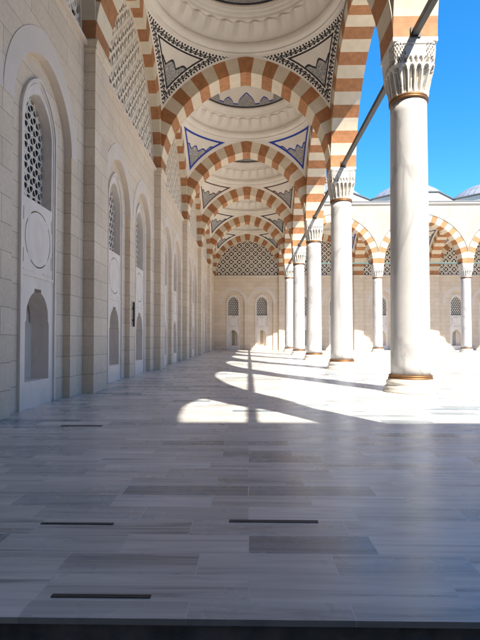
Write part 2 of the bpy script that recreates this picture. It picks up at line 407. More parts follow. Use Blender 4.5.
# arch along the courtyard
mb = MB(); voussoirs(mb, AF, RISE, TR, -HB, HB, 25, AF + HB - 0.002)
ARCH_F = mb.mesh('courtyard_arch', [M['brown'], M['cream']])
mb = MB()
co = arch_curve(AF, RISE, TR + 0.075, 30, AF + HB); ci = arch_curve(AF, RISE, TR + 0.003, 30, AF + HB)
mb.prism(co + ci[::-1], -HB - 0.03, -HB + 0.1); mb.prism(co + ci[::-1], HB - 0.1, HB + 0.03)
ARCHIVOLT = mb.mesh('archivolt', [M['outline']])
# arch on the wall, with its pierced screen
mb = MB(); voussoirs(mb, AF, RISE, TR, -0.27, 0.25, 25, AF + HB - 0.002)
ARCH_W = mb.mesh('wall_arch', [M['brown'], M['cream']])

def lattice_tymp():
    mb = MB(); c = 0.47
    R, e = arc_params(AF, RISE)
    def inside(x, z, g=0.35): return math.hypot(abs(x) + e, z) < R + g and z > -0.1
    n = 11
    for j in range(-1, 11):
        for i in range(-n, n + 1):
            x, z = i * c, j * c + 0.2
            if inside(x, z, 0.4) and z < RISE + 0.2:
                if (i + j) % 2 == 0: mb.ring((x, z), 0.155, 0.225, 0.0, 0.05, 8)
                else: mb.ring((x, z), 0.0, 0.105, 0.002, 0.05, 8)
            for sx in (-1, 1):
                if inside(x + sx * c / 2, z + c / 2, 0.4) and z + c / 2 < RISE + 0.2: mb.bar((x, z), (x + sx * c, z + c), 0.075, 0.006 + 0.004 * (sx > 0), 0.05)
    return mb.mesh('lattice_screen', [M['lattice']])
TYMP = lattice_tymp()
mb = MB()
mb.box((-AF - 0.02, -0.09, -0.13), (AF + 0.02, 0.26, -0.04)); mb.box((-AF - 0.02, -0.04, -0.04), (AF + 0.02, 0.26, 0.03))
LEDGE = mb.mesh('ledge', [M['pale']])
mb = MB()
fo, fi = arch_curve(AF, RISE, 0.0, 28), arch_curve(AF - 0.07, RISE - 0.075, 0.0, 28)
mb.prism([(x * 0.9995, z) for x, z in fo] + fi[::-1], 0.06, 0.2)
TFRAME = mb.mesh('screen_frame', [M['pale']])
mb = MB(); mb.prism([(-4.4, -0.3), (4.4, -0.3), (4.4, 5.9), (-4.4, 5.9)], 0.42, 0.6)
TBACK = mb.mesh('glazing', [M['dark']])
def wall_arch(loc, rot, label):
    t = link('wall_arch', ARCH_W, None, loc, rot); tag(t, label, 'arch', 'striped arches framing pierced screens')
    link('lattice_screen', TYMP, t, (0, 0.1, 0)); link('screen_frame', TFRAME, t); link('ledge', LEDGE, t); link('glazing', TBACK, t)
    return t

# ------------------------------------------------------------------ columns
def capital_mesh():
    mb = MB(); NT = 240; z0, z1 = 7.29, 8.52; rows = 72
    prof = []
    for j in range(rows + 1):
        t = j / rows; n = 2 + 9 * max(0, t - 0.05) ** 1.6
        R = 0.455 + 0.075 * t ** 0.8
        rowp = []
        for k in range(NT):
            th = 2 * PI * k / NT
            r = R * (abs(math.cos(th)) ** n + abs(math.sin(th)) ** n) ** (-1 / n)
            if t < 0.56:
                v = t / 0.56; NN = 20; u = abs(((th * NN / (2 * PI)) % 1.0) * 2 - 1)
                lim = 0.78 * math.sqrt(max(0, 1 - max(0, (v - 0.62) / 0.33) ** 2)) if v < 0.95 else 0
                mid = 0.35 * (1 - v)                       # a rib up the middle of each leaf
                if v > 0.05 and u < lim: r -= (0.115 if u > mid else 0.06) * min(1, v * 4)
                if v < 0.2 and u >= lim: r += 0.012
                r += 0.045 * v
            elif t < 0.95:
                v = (t - 0.56) / 0.39
                corner = abs(math.sin(2 * th)) ** 5
                r += 0.034
                u2 = abs(((th * 28 / (2 * PI) + 0.5) % 1.0) * 2 - 1)
                if v < 0.34 and u2 < 0.74 * math.sqrt(max(0, 1 - (v / 0.34) ** 2)): r -= 0.05
                if corner > 0.25:
                    g = math.sin(th * 60) * math.sin(v * 22 + th * 9)
                    r -= (0.075 if g > 0.1 else 0.0) * (v > 0.05) + 0.02 * corner * v
                if 0.86 < v < 0.93: r -= 0.018
            else: r += 0.012
            rowp.append((r * math.cos(th), r * math.sin(th), z0 + (z1 - z0) * t))
        prof.append(rowp)
    i = len(mb.v)
    for r in prof: mb.v += r
    for j in range(rows):
        for k in range(NT):
            k2 = (k + 1) % NT
            mb.f.append([j * NT + k, j * NT + k2, (j + 1) * NT + k2, (j + 1) * NT + k]); mb.m.append(0); mb.uv.append(None); mb.smooth.append(False)
    mb.box((-0.54, -0.54, 8.5), (0.54, 0.54, 8.598))
    return mb.mesh('capital', [M['carved']])
def prof_round(pts): return pts
def make_column():
    t = thing('marble_column', 'x', 'column', group='white marble columns with brass rings')
    mb = MB()
    mb.lathe([(0.0, 0.0), (0.655, 0.0), (0.655, 0.045), (0.625, 0.06), (0.628, 0.10), (0.61, 0.145), (0.575, 0.165), (0.57, 0.185),
              (0.575, 0.20), (0.585, 0.235), (0.575, 0.275), (0.54, 0.295), (0.535, 0.33), (0.0, 0.33)], 64)
    mb.build('base', M['footing'], t)
    mb = MB(); mb.lathe([(0.5, 0.325), (0.53, 0.33), (0.535, 0.35), (0.515, 0.365), (0.513, 0.385), (0.523, 0.395), (0.52, 0.415), (0.49, 0.435), (0.46, 0.437)], 64)
    mb.build('base_ring', M['gold'], t)
    mb = MB()
    pr = [(0.0, 0.4)] + [(0.472 - 0.035 * (i / 24) ** 1.3, 0.4 + 6.8 * i / 24) for i in range(25)] + [(0.0, 7.2)]
    mb.lathe(pr, 72); mb.build('shaft', M['column'], t)
    mb = MB(); mb.lathe([(0.43, 7.19), (0.462, 7.195), (0.474, 7.215), (0.468, 7.235), (0.464, 7.24), (0.474, 7.255), (0.476, 7.28), (0.462, 7.31), (0.42, 7.315)], 64)
    mb.build('neck_ring', M['gold'], t)
    link('capital', capital_mesh(), t)
    return t
column = make_column(); used = [False]
def place_column(x, y, label):
    c = column if not used[0] else copy_tree(column)
    used[0] = True; c.location = (x, y, 0); c.rotation_euler = (0, 0, 0); c['label'] = label

place_column(XC, YK(1), 'largest white marble column, nearest the viewer, standing against the blue sky')
for k, l in ((2, 'second white column in the row, next beyond the largest one'),
             (3, 'third white column in the receding row, just beyond the second one'),
             (4, 'fourth white column in the row, nearly touching the third in view'),
             (5, 'fifth and last white column of the row, at the corner by the end wall')):
    place_column(XC, YK(k), l)
place_column(XK(1), Y5, 'thin far column across the courtyard, seen between the second and the largest column')
place_column(XK(2), Y5, 'thin far column across the courtyard, by the right edge beside a niche')
place_column(XK(3), Y5, 'far courtyard column outside the right edge of the view')
place_column(XK(4), Y5, 'far courtyard column at the end of the far gallery')
place_column(XC, YK(0), 'white column beside the viewer, outside the right edge')
place_column(XC, YN, 'white corner column behind the viewer')
for k in range(1, 4):
    place_column(XK(k), YN, 'white column of the gallery behind the viewer, %s from the corner' % ('first', 'second', 'third')[k - 1])

# ------------------------------------------------------------------ arches in place
ORD = ['first', 'second', 'third', 'fourth', 'fifth', 'sixth']
for k in range(-1, 6):
    o = link('striped_arch', ARCH_T, None, (XM, YK(k), HS))
    lab = {-1: 'brown and cream striped arch across the gallery behind the viewer', 0: 'brown and cream striped arch across the gallery, above the viewer and out of view',
           1: 'nearest striped arch across the gallery, its feet showing above the largest column and first pilaster',
           2: 'largest complete striped arch across the gallery, between black bordered and blue bordered vault corners',
           3: 'second complete striped arch across the gallery, just beyond the blue bordered vault corners',
           4: 'third complete striped arch across the gallery, beyond the brown bordered vault corners',
           5: 'smallest striped arch across the gallery, last before the pierced end screen'}[k]
    tag(o, lab, 'arch', 'striped arches across the gallery')
for k in range(0, 5):
    o = link('striped_arch', ARCH_T, None, (XK(k), YM, HS), PI / 2)
    tag(o, ['striped arch joining the last column of the row to the end wall', 'striped cross arch inside the far gallery behind the thin column left of the largest',
            'striped cross arch inside the far gallery by the right edge', 'striped cross arch inside the far gallery outside the view', 'striped cross arch at the end of the far gallery'][k],
        'arch', 'striped arches inside the far gallery')
def courtyard_arch(loc, rot, label, grp):
    o = link('courtyard_arch', ARCH_F, None, loc, rot); tag(o, label, 'arch', grp)
    link('archivolt', ARCHIVOLT, o)
for k in range(-1, 5):
    courtyard_arch((XC, YK(k) + L / 2, HS), PI / 2, ['striped courtyard arch beside and behind the viewer', 'striped courtyard arch landing on the largest column from the viewer side',
        'striped courtyard arch between the largest and the second column', 'striped courtyard arch between the second and third columns',
        'striped courtyard arch between the third and fourth columns', 'striped courtyard arch between the fourth and fifth columns'][k + 1], 'striped arches along the courtyard')
for k in range(0, 4):
    courtyard_arch((XK(k) + L / 2, Y5, HS), 0, ['sunlit striped arch of the far gallery, left of the thin column beside the second column', 'sunlit striped arch of the far gallery, partly behind the largest column',
        'sunlit striped arch of the far gallery cut by the right edge', 'striped arch of the far gallery outside the view'][k], 'striped arches of the far gallery front')
for k in range(0, 3):
    courtyard_arch((XK(k) + L / 2, YN, HS), 0, 'striped arch of the gallery behind the viewer, %s from the corner' % ORD[k], 'striped arches behind the viewer')

# the gallery on the far side of the courtyard, beyond the right edge
for k in range(0, 6):
    place_column(XK(5), YK(k), 'white column of the opposite gallery, %s from the viewer side, outside the view' % ORD[k])
    courtyard_arch((XK(5), YK(k) - L / 2, HS), PI / 2, 'striped arch of the opposite gallery, %s from the viewer side, outside the view' % ORD[k], 'striped arches of the opposite gallery')
place_column(XK(5), YN, 'white corner column of the opposite gallery, outside the view')
place_column(XK(4), YN, 'white column of the gallery behind the viewer, farthest from the viewer')
courtyard_arch((XK(4) + L / 2, Y5, HS), 0, 'last striped arch of the far gallery, outside the view', 'striped arches of the far gallery front')
for k in (3, 4): courtyard_arch((XK(k) + L / 2, YN, HS), 0, 'striped arch of the gallery behind the viewer, %s from the corner' % ORD[k], 'striped arches behind the viewer')
# walls over the arches and cornices
def spandrel(mb, a, w, top=TOP - HS, t=TR + 0.001):
    c = arch_curve(a, RISE, t, 26, w)
    poly = [(-w, top)] + c + [(w, top)]
    mb.prism(poly, -HB + 0.02, HB - 0.02)
mb = MB(); spandrel(mb, AF, L / 2 - 0.001); SPAN_F = mb.mesh('spandrel_wall', [M['facade']])
def cornice(mb, x0, x1, front, back):
    mb.box((x0, -HB - 0.06 if front else -HB + 0.02, 0), (x1, HB + 0.06 if back else HB - 0.02, 0.10))
    mb.box((x0, -HB - 0.14 if front else -HB + 0.02, 0.10), (x1, HB + 0.14 if back else HB - 0.02, 0.24))
def flashing(mb, x0, x1): mb.box((x0, -HB - 0.20, 0.24), (x1, HB + 0.20, 0.33))
def arcade_front(label, loc, rot, nb):
    t = thing('arcade_front', label, 'arcade wall', loc, rot)
    for i in range(nb): link('wall', SPAN_F, t, (L / 2 + i * L, 0, HS))
    mb = MB(); cornice(mb, 0, nb * L, True, True); mb.build('cornice', M['pale'], t, (0, 0, TOP))
    mb = MB(); flashing(mb, 0, nb * L); mb.build('flashing', M['flash'], t, (0, 0, TOP))
arcade_front('cream stone wall over the striped arches of the near column row', (XC, YN, 0), PI / 2, 6)
arcade_front('sunlit cream wall with cornice over the far gallery arches', (XC, Y5, 0.006), 0, 5)
arcade_front('cream wall over the arches of the opposite gallery, outside the view', (XK(5), YN, 0.012), PI / 2, 6)
arcade_front('cream wall over the gallery arches behind the viewer', (XC, YN, 0.006), 0, 5)

# ------------------------------------------------------------------ domes
def pend_mesh(name, mat, hx, hy):
    """four vault corners between the arches and the ring of the dome; origin at the bay centre, springing level."""
    RX, eX = arc_params(AT, RISE); RY, eY = arc_params(AF, RISE); QX, QY = RX + TR, RY + TR
    ZR = 13.42 - HS
    def ext_x(u): return math.sqrt(max(0, QX ** 2 - (abs(u) + eX) ** 2))      # arch over x (across the gallery)
    def ext_y(u): return math.sqrt(max(0, QY ** 2 - (abs(u) + eY) ** 2))
    NA, NTT = 64, 28
    ca = math.atan2(hy, hx)
    verts, edge, field, faces = [], [], [], []
    curX = np.array([(u, hy, ext_x(u)) for u in np.linspace(0, hx, 160)])
    curY = np.array([(hx, u, ext_y(u)) for u in np.linspace(0, hy, 160)])
    curR = np.array([(hx * math.cos(p), hy * math.sin(p), ZR) for p in np.linspace(0, PI / 2, 200)])
    curves = [curX, curY, curR]; arcs = []
    for c in curves: arcs.append(np.concatenate([[0], np.cumsum(np.linalg.norm(np.diff(c, axis=0), axis=1))]))
    angs = list(np.linspace(0, ca, NA // 2 + 1)) + list(np.linspace(ca, PI / 2, NA // 2 + 1))[1:]
    quad = []
    for p in angs:
        if p <= ca + 1e-9: bx, by = hx, min(hy, hx * math.tan(p)); zb = ext_y(by)
        else: bx, by = min(hx, hy / math.tan(p)) if p < PI / 2 - 1e-9 else 0.0, hy; zb = ext_x(bx)
        if abs(p - ca) < 1e-6: zb = min(ext_x(hx), ext_y(hy))
        nrm = math.hypot(bx / hx, by / hy); rx, ry = bx / nrm, by / nrm
        zb = min(zb, ZR)
        for j in range(NTT + 1):
            t = j / NTT; f = 1 - (1 - t) ** 1.35
            q = (bx + (rx - bx) * t, by + (ry - by) * t, zb + (ZR - zb) * f)
            quad.append((q, (p - PI / 4)))
    qs = np.array([q for q, _ in quad])
    best = np.full(len(qs), 1e9); bs = np.zeros(len(qs))
    for c, s in zip(curves, arcs):
        D = np.linalg.norm(qs[:, None, :] - c[None], axis=2); i = D.argmin(1); dm = D.min(1)
        w = dm < best; best[w] = dm[w]; bs[w] = s[i][w]
    zc = min(ext_x(hx), ext_y(hy))
    for (sx, sy) in ((1, 1), (-1, 1), (-1, -1), (1, -1)):
        o = len(verts)
        for n, (q, a) in enumerate(quad):
            verts.append((q[0] * sx, q[1] * sy, q[2])); edge.append((bs[n], best[n])); field.append((a, q[2] - zc))
        for i in range(len(angs) - 1):
            for j in range(NTT):
                A = o + i * (NTT + 1) + j; B = A + NTT + 1
                faces.append((A, B, B + 1, A + 1))
    me = bpy.data.meshes.new(name); me.from_pydata(verts, [], faces); me.materials.append(mat)
    for nm, src in (('edge', edge), ('field', field)):
        l = me.uv_layers.new(name=nm).data
        for lp in me.loops: l[lp.index].uv = src[lp.vertex_index]
    me.polygons.foreach_set('use_smooth', [True] * len(me.polygons)); me.update()
    return me
HX, HY = AT, AF
def inner_dome(name, mat, hx, hy):
    """ring roll, pleated band, mouldings, painted shell; springing level origin."""
    mb = MB(); NN = 288; b = 13.42 - HS
    rows = []   # (scale, z, pleat amplitude, uvheight)
    for (s, z) in ((1.0, 0.0), (0.985, -0.012), (0.972, 0.0), (0.968, 0.03), (0.974, 0.05), (0.972, 0.06), (0.955, 0.07), (0.935, 0.11), (0.922, 0.18), (0.918, 0.27), (0.925, 0.35), (0.938, 0.40), (0.940, 0.42), (0.930, 0.43), (0.930, 0.47)): rows.append((s, b + z, 0, -1))
    for i in range(9): q = i / 8; rows.append((0.928 - 0.075 * q ** 1.2, b + 0.48 + 0.60 * q, 0.10 * q ** 0.8 if i < 8 else 0.0, -1))
    for (s, z) in ((0.850, 1.09), (0.835, 1.10), (0.825, 1.14), (0.827, 1.20), (0.818, 1.24), (0.80, 1.25), (0.798, 1.32), (0.785, 1.36), (0.776, 1.38), (0.774, 1.46), (0.765, 1.47), (0.765, 1.52)): rows.append((s, b + z, 0, -1))
    z0 = b + 1.52; r0 = 0.765
    for i in range(25):
        q = i / 24 * PI / 2; rows.append((r0 * math.cos(q) + 1e-4, z0 + 2.45 * math.sin(q), 0, 3.3 * q))
    st = len(mb.v)
    for (s, z, am, uvh) in rows:
        for k in range(NN):
            th = 2 * PI * k / NN; ph = ((k + 2.0 * (z - b)) % 9) / 9.0
            saw = (ph / 0.6 if ph < 0.6 else (1 - ph) / 0.4) * 0.9 if am else 0
            f = s - am * saw * 0.62
            mb.v.append((hx * f * math.cos(th), hy * f * math.sin(th), z))
    for j in range(len(rows) - 1):
        for k in range(NN):
            k2 = (k + 1) % NN
            mb.f.append([st + j * NN + k, st + (j + 1) * NN + k, st + (j + 1) * NN + k2, st + j * NN + k2]); mb.m.append(0)
            pl = rows[j][2] > 0 or rows[j + 1][2] > 0
            mb.smooth.append(not pl)
            u0, u1 = k / NN, (k + 1) / NN; a_, b_ = rows[j][3], rows[j + 1][3]
            if a_ < 0: b_ = min(b_, -0.01) if b_ < 0 else -0.01
            mb.uv.append([(u0, a_), (u0, b_), (u1, b_), (u1, a_)])
    return mb.mesh(name, [mat])
def oct_pts(r, z): return [(r / math.cos(PI / 8) * math.cos(PI / 8 + k * PI / 4), r / math.cos(PI / 8) * math.sin(PI / 8 + k * PI / 4), z) for k in range(8)]
mb = MB()
lo, hi = oct_pts(4.12, 14.2), oct_pts(4.12, 15.66)
for k in range(8): mb.face([lo[k], lo[(k + 1) % 8], hi[(k + 1) % 8], hi[k]])
DRUM = mb.mesh('drum', [M['drum']])
mb = MB()
rr = [(4.12, 15.64), (4.2, 15.68), (4.24, 15.72), (4.24, 15.79), (4.2, 15.82), (3.85, 15.92)]
for (a, b) in zip(rr[:-1], rr[1:]):
    lo, hi = oct_pts(*a), oct_pts(*b)
    for k in range(8): mb.face([lo[k], lo[(k + 1) % 8], hi[(k + 1) % 8], hi[k]])
EAVE = mb.mesh('eave', [M['flash']])
mb = MB(); pr = []; uvh = []
DR = 1.85
RS = (3.98 ** 2 + DR ** 2) / (2 * DR); am = math.asin(3.98 / RS)
for i in range(19):
    a = am * (1 - i / 18); pr.append((RS * math.sin(a) + 1e-4, 15.88 + DR - RS * (1 - math.cos(a)))); uvh.append(RS * (am - a))
mb.lathe(pr, 80, 0, True, uvf=uvh)
OUTER = mb.mesh('lead_roof', [M['lead']])
mb = MB(); mb.lathe([(0.0, 17.70), (0.22, 17.70), (0.16, 17.82), (0.10, 17.86), (0.2, 18.00), (0.21, 18.10), (0.1, 18.25), (0.05, 18.30), (0.11, 18.42), (0.04, 18.55), (0.02, 19.00), (0.0, 19.05)], 20)
FINIAL = mb.mesh('finial', [M['gold']])
PAINT = {'black': ((0.025, 0.025, 0.03), True, 0.345, 0.41), 'blue': ((0.02, 0.06, 0.38), False, 0.21, 0.32), 'brown': ((0.12, 0.05, 0.03), False, 0.2, 0.29), 'ink': ((0.03, 0.035, 0.05), False, 0.2, 0.30)}
PM, DM = {}, {}
for kk, (c, lace, d0, d1) in PAINT.items():
    PM[kk] = mat_pendentive('painted_vault_' + kk, c, lace, d0, d1)
    DM[kk] = mat_dome('painted_dome_' + kk, c if kk != 'black' else (0.03, 0.035, 0.07))
_pc = {}
def dome(cx, cy, paint, label, corner=False, rot=0.0):
    t = thing('gallery_dome', label, 'dome', (cx, cy, 0), rot, 'domes over the gallery bays')
    key = (paint, corner)
    hx, hy = (AT, AT) if corner else (HX, HY)
    if key not in _pc: _pc[key] = (pend_mesh('pendentive', PM[paint], hx, hy), inner_dome('inner_dome', DM[paint], hx, hy))
    link('pendentives', _pc[key][0], t, (0, 0, HS)); link('inner_shell', _pc[key][1], t, (0, 0, HS))
    link('drum', DRUM, t); e = link('eave', EAVE, t); link('lead_roof', OUTER, t); link('finial', FINIAL, t)
for k in range(-1, 5):
    dome(XM, YK(k) + L / 2, ['blue', 'blue', 'black', 'blue', 'brown', 'ink'][k + 1],
         ['gallery dome behind the viewer', 'gallery dome straight above the viewer, out of view', 'nearest white gallery dome with pleated ring and black lace vault corners',
          'second white gallery dome, with blue bordered vault corners', 'third white gallery dome, with thin brown bordered vault corners', 'fourth white gallery dome, with dark bordered vault corners'][k + 1])
dome(XM, YM, 'ink', 'corner dome just before the pierced end screen', True)
for k in range(0, 4):
    dome(XK(k) + L / 2, YM, ['blue', 'ink', 'brown', 'blue'][k], ['far lead covered dome on the roof beside the capital of the second column', 'far lead covered dome on the roof half hidden by the largest column',
        'far lead covered dome on the roof at the right edge', 'far lead covered dome outside the right edge'][k], False, PI / 2)
# roofs with round openings under the drums
def circ(cx, cy, r, n=40): return [(cx + r * math.cos(2 * PI * i / n), cy + r * math.sin(2 * PI * i / n)) for i in range(n)]
def roof(label, x0, x1, y0, y1, centres):
    mb = MB(); poly = [(x0, y0), (x1, y0), (x1, y1), (x0, y1)]
    holes = [circ(cx, cy, 3.95)[::-1] for cx, cy in centres]
    loops = [poly] + holes; flat = [p for l in loops for p in l]
    tr = tessellate_polygon([[Vector((p[0], p[1], 0)) for p in l] for l in loops]); n = len(flat)
    P = [(p[0], p[1], TOP - 0.12) for p in flat] + [(p[0], p[1], TOP + 0.12) for p in flat]
    F = [tuple(reversed(t)) for t in tr] + [tuple(n + i for i in t) for t in tr]; o = 0
    for l in loops:
        for i in range(len(l)): a, b = o + i, o + (i + 1) % len(l); F.append((a, b, n + b, n + a))
        o += len(l)
    mb.block(P, F); o = mb.build('flat_lead_roof', M['lead']); tag(o, label, 'roof')
roof('flat lead roof over the gallery the viewer stands in', -5.2, XC + 0.4, YN - 9.2, YEW + 0.6, [(XM, YK(k) + L / 2) for k in range(-1, 5)] + [(XM, YM)])
roof('flat lead roof of the far gallery behind its cornice', XC + 0.41, XK(5) + 9.2, Y5 - 0.4, YEW + 0.6, [(XK(k) + L / 2, YM) for k in range(4)])
roof('flat lead roof of the gallery behind the viewer', XC + 0.41, XK(5) + 9.2, YN - 9.2, YN + 0.4, [])

roof('flat lead roof of the opposite gallery, outside the view', XK(5) - 0.4, XK(5) + 9.2, YN + 0.41, Y5 - 0.41, [])
# ------------------------------------------------------------------ walls with windows
UW = 1.66                  # half distance of the two windows of a bay
def arch_hole(cx, hw, z0, zs, rise, n=16, grow=0.0):
    c = arch_curve(hw + grow, rise + grow, 0, n)
    return [(cx - hw - grow, z0 - grow), (cx + hw + grow, z0 - grow)] + [(cx + x, zs + z) for x, z in c[::-1]]
def niche_hole(cx):
    hw = 0.52; p = [(-hw, 0.5), (hw, 0.5), (hw, 1.62), (0.475, 1.66)]
    for i in range(0, 9):
        a = PI / 2 * i / 8 * 0.86; p.append((0.475 * math.cos(a), 1.74 + 0.50 * math.sin(a)))
    p += [(0.15, 2.215), (0.15, 2.29)]
    q = [(-x, z) for x, z in p[2:]][::-1]
    return [(cx + x, z) for x, z in p + q]
def circ_hole(cx, cz, r, n=40): return [(cx + r * math.cos(2 * PI * i / n), cz + r * math.sin(2 * PI * i / n)) for i in range(n)]
REC_HW, REC_S, REC_R = 1.31, 5.40, 1.45
WIN_HW, WIN_B, WIN_S, WIN_R = 0.60, 3.98, 5.40, 0.74
def field_mesh(hl):
    mb = MB()
    poly = [(-hl, -0.2), (hl, -0.2), (hl, HS - 0.06), (-hl, HS - 0.06)]
    mb.prism(poly, 0.0, 0.16, 0, [arch_hole(c, REC_HW, -0.1, REC_S, REC_R) for c in (-UW, UW)])
    # back of the recesses, with room for the marble panels
    mb.prism([(-hl, -0.2), (hl, -0.2), (hl, HS - 0.2), (-hl, HS - 0.2)], 0.161, 0.30, 0, [arch_hole(c, 0.74, -0.1, WIN_S, 0.98) for c in (-UW, UW)])
    return mb.mesh('wall', [M['ashlar']])
def band_mesh():
    mb = MB()
    for c in (-UW, UW):
        i0 = arch_curve(REC_HW - 0.002, REC_R - 0.002, 0, 20); o0 = arch_curve(UW - 0.004, REC_R + 0.50, 0, 20)
        z = REC_S; R, e = arc_params(REC_HW, REC_R)
        il = [(c + x, z + zz) for x, zz in i0]; ol = [(c + x, z + zz) for x, zz in o0]
        il = [(c - REC_HW + 0.002, z)] + il + [(c + REC_HW - 0.002, z)]
        ol = ol
        mb.prism(ol + il[::-1], -0.012, 0.155)
    return mb.mesh('arch_band', [M['pale']])
def panel_mesh():
    mb = MB(); hw = 0.775
    outer = [(-hw, -0.1), (hw, -0.1)] + [(x, WIN_S + z) for x, z in arch_curve(hw, 1.06, 0, 18)[::-1]]
    groove = circ_hole(0, 3.26, 0.56); win = arch_hole(0, WIN_HW, WIN_B, WIN_S, WIN_R); ni = niche_hole(0)
    slots = []
    for sx in (-1, 1):
        for (za, zb) in ((2.74, 3.0), (3.52, 3.78)):
            x = sx * 0.61; slots.append([(x - 0.013, za), (x + 0.013, za), (x + 0.013, zb), (x - 0.013, zb)])
    mb.prism(outer, 0.09, 0.46, 0, [win, ni, groove] + slots, (True, False))
    # roundel inside its groove, tied to the panel by four bridges
    mb.prism(circ_hole(0, 3.26, 0.532), 0.09, 0.46)
    for k in range(4):
        a = PI / 4 + k * PI / 2 ; w = 0.16
        p = [(0.53 * math.cos(a - w), 3.26 + 0.53 * math.sin(a - w)), (0.562 * math.cos(a - w), 3.26 + 0.562 * math.sin(a - w)), (0.562 * math.cos(a + w), 3.26 + 0.562 * math.sin(a + w)), (0.53 * math.cos(a + w), 3.26 + 0.53 * math.sin(a + w))]
        mb.prism(p, 0.0915, 0.3)
    return mb.mesh('marble_panel', [M['marble']])
def mould_mesh():
    mb = MB()
    def strip(outer, inner, y0, y1): mb.prism(outer + inner[::-1], y0, y1)
    # double moulding round the panel, and one round the window
    def jamb(hw, zb, rise): return [(-hw, zb)] + [(x, WIN_S + z) for x, z in arch_curve(hw, rise, 0, 18)] + [(hw, zb)]
    strip(jamb(0.776, -0.05, 1.062), jamb(0.725, -0.05, 1.0), 0.052, 0.12)
    strip(jamb(0.703, 2.55, 0.96), jamb(0.665, 2.55, 0.91), 0.072, 0.12)
    mb.box((-0.70, 0.07, 2.50), (0.70, 0.12, 2.545))
    mb.box((-0.62, 0.078, 2.60), (-0.22, 0.12, 2.625)); mb.box((0.22, 0.078, 2.60), (0.62, 0.12, 2.625))
    return mb.mesh('moulding', [M['marble']])
def niche_mesh():
    mb = MB(); pl = [(-0.56, 0.42), (-0.36, 0.60), (-0.12, 0.72), (0.12, 0.72), (0.36, 0.60), (0.56, 0.42)]
    for (a, b) in zip(pl[:-1], pl[1:]): mb.face([(a[0], a[1], 0.4), (b[0], b[1], 0.4), (b[0], b[1], 2.5), (a[0], a[1], 2.5)])
    mb.face([(x, y, 0.495) for x, y in pl]); mb.face([(x, y, 2.45) for x, y in pl][::-1])
    return mb.mesh('niche', [M['marble']])
def winlat_mesh():
    mb = MB(); c = 0.235
    R, e = arc_params(WIN_HW + 0.05, WIN_R + 0.05)
    def ins(x, z): return abs(x) < WIN_HW + 0.06 and z > WIN_B - 0.05 and (z < WIN_S or math.hypot(abs(x) + e, z - WIN_S) < R)
    h = c * math.sqrt(3) / 2; j = 0; z = WIN_B
    while z < WIN_S + WIN_R + 0.1:
        for i in range(-4, 5):
            x = (i + 0.5 * (j % 2)) * c
            if ins(x, z): mb.ring((x, z), 0.052, 0.074, 0.0, 0.025, 6)
            for (dx, dz, q) in ((c, 0, 0), (c / 2, h, 1), (-c / 2, h, 2)):
                if ins(x + dx / 2, z + dz / 2): mb.bar((x, z), (x + dx, z + dz), 0.024, 0.003 + 0.003 * q, 0.022)
        z += h; j += 1
    return mb.mesh('lattice', [M['lattice']])
mb = MB(); mb.prism(arch_hole(0, WIN_HW + 0.03, WIN_B - 0.03, WIN_S, WIN_R + 0.03), 0.365, 0.395); GLASS = mb.mesh('glass', [M['dark']])
FIELD, BAND, PANEL, MOULD, NICHE, WLAT = field_mesh(L / 2), band_mesh(), panel_mesh(), mould_mesh(), niche_mesh(), winlat_mesh()
mb = MB(); mb.box((-HB, -0.27, -0.05), (HB, 0.05, HS - 0.26)); PIL = mb.mesh('pilaster', [M['ashlar']])
mb = MB()
for (z0, z1, g0, g1) in ((-0.26, -0.22, 0.0, 0.035), (-0.22, -0.19, 0.035, 0.035), (-0.19, -0.06, 0.01, 0.06), (-0.06, -0.002, 0.075, 0.075)):
    P = []
    for (z, g) in ((z0, g0), (z1, g1)): P += [(-HB - g, -0.27 - g, z), (HB + g, -0.27 - g, z), (HB + g, 0.05, z), (-HB - g, 0.05, z)]
    mb.block(P, [(0, 3, 2, 1), (4, 5, 6, 7), (0, 1, 5, 4), (1, 2, 6, 5), (3, 0, 4, 7)])
PILCAP = mb.mesh('pilaster_cap', [M['ashlar']])
def wall(label, loc, rot, bays, pil, extra=None, back=None):
    """bays: centres along the wall; pil: pilaster centres."""
    t = thing('gallery_wall', label, 'wall', loc, rot)
    for u in bays:
        link('wall', FIELD, t, (u, 0, 0)); link('arch_band', BAND, t, (u, 0, 0))
        for s in (-1, 1):
            w = link('window', PANEL, t, (u + s * UW, 0.055, 0))
            link('moulding', MOULD, w); link('lattice', WLAT, w, (0, 0.29, 0)); link('glass', GLASS, w); link('niche', NICHE, w)
    for u in pil:
        p = link('pilaster', PIL, t, (u, 0, 0)); link('pilaster_cap', PILCAP, p, (0, 0, HS))
    mb = MB(); mb.box((back[0], 0.75, -0.3), (back[1], 1.0, TOP + 0.1)); mb.build('backing_wall', M['facade'], t)
    return t
# the long wall: local x runs along +Y from the world origin
wall('long cream stone wall of the gallery on the left with paired arched windows and niches', (XW, 0, 0), PI / 2,
     [YK(k) + L / 2 for k in range(-2, 5)] + [YM], [YK(k) for k in range(-1, 6)], back=(YN - 9.4, YEW + 1.2))
wall('cream stone end wall of the gallery and far wing, facing the viewer', (0, YEW, 0), 0,
     [XM] + [XK(k) + L / 2 for k in range(5)], [XK(k) for k in range(0, 6)] , back=(-4.95, XK(5) + 9.2))
for k in range(-1, 5):
    wall_arch((XW, YK(k) + L / 2, HS), PI / 2, ['striped wall arch with pierced screen behind the viewer', 'nearest striped wall arch, over the first pair of windows and cut by the top edge',
        'striped wall arch and tall pierced screen above the second pair of windows', 'striped wall arch and pierced screen above the third pair of windows on the long wall',
        'striped wall arch and pierced screen above the fourth pair of windows on the long wall', 'striped wall arch and pierced screen above the fifth pair of windows on the long wall'][k + 1])
wall_arch((XW, YM - 0.02, HS), PI / 2, 'striped wall arch on the long wall in the last corner bay')
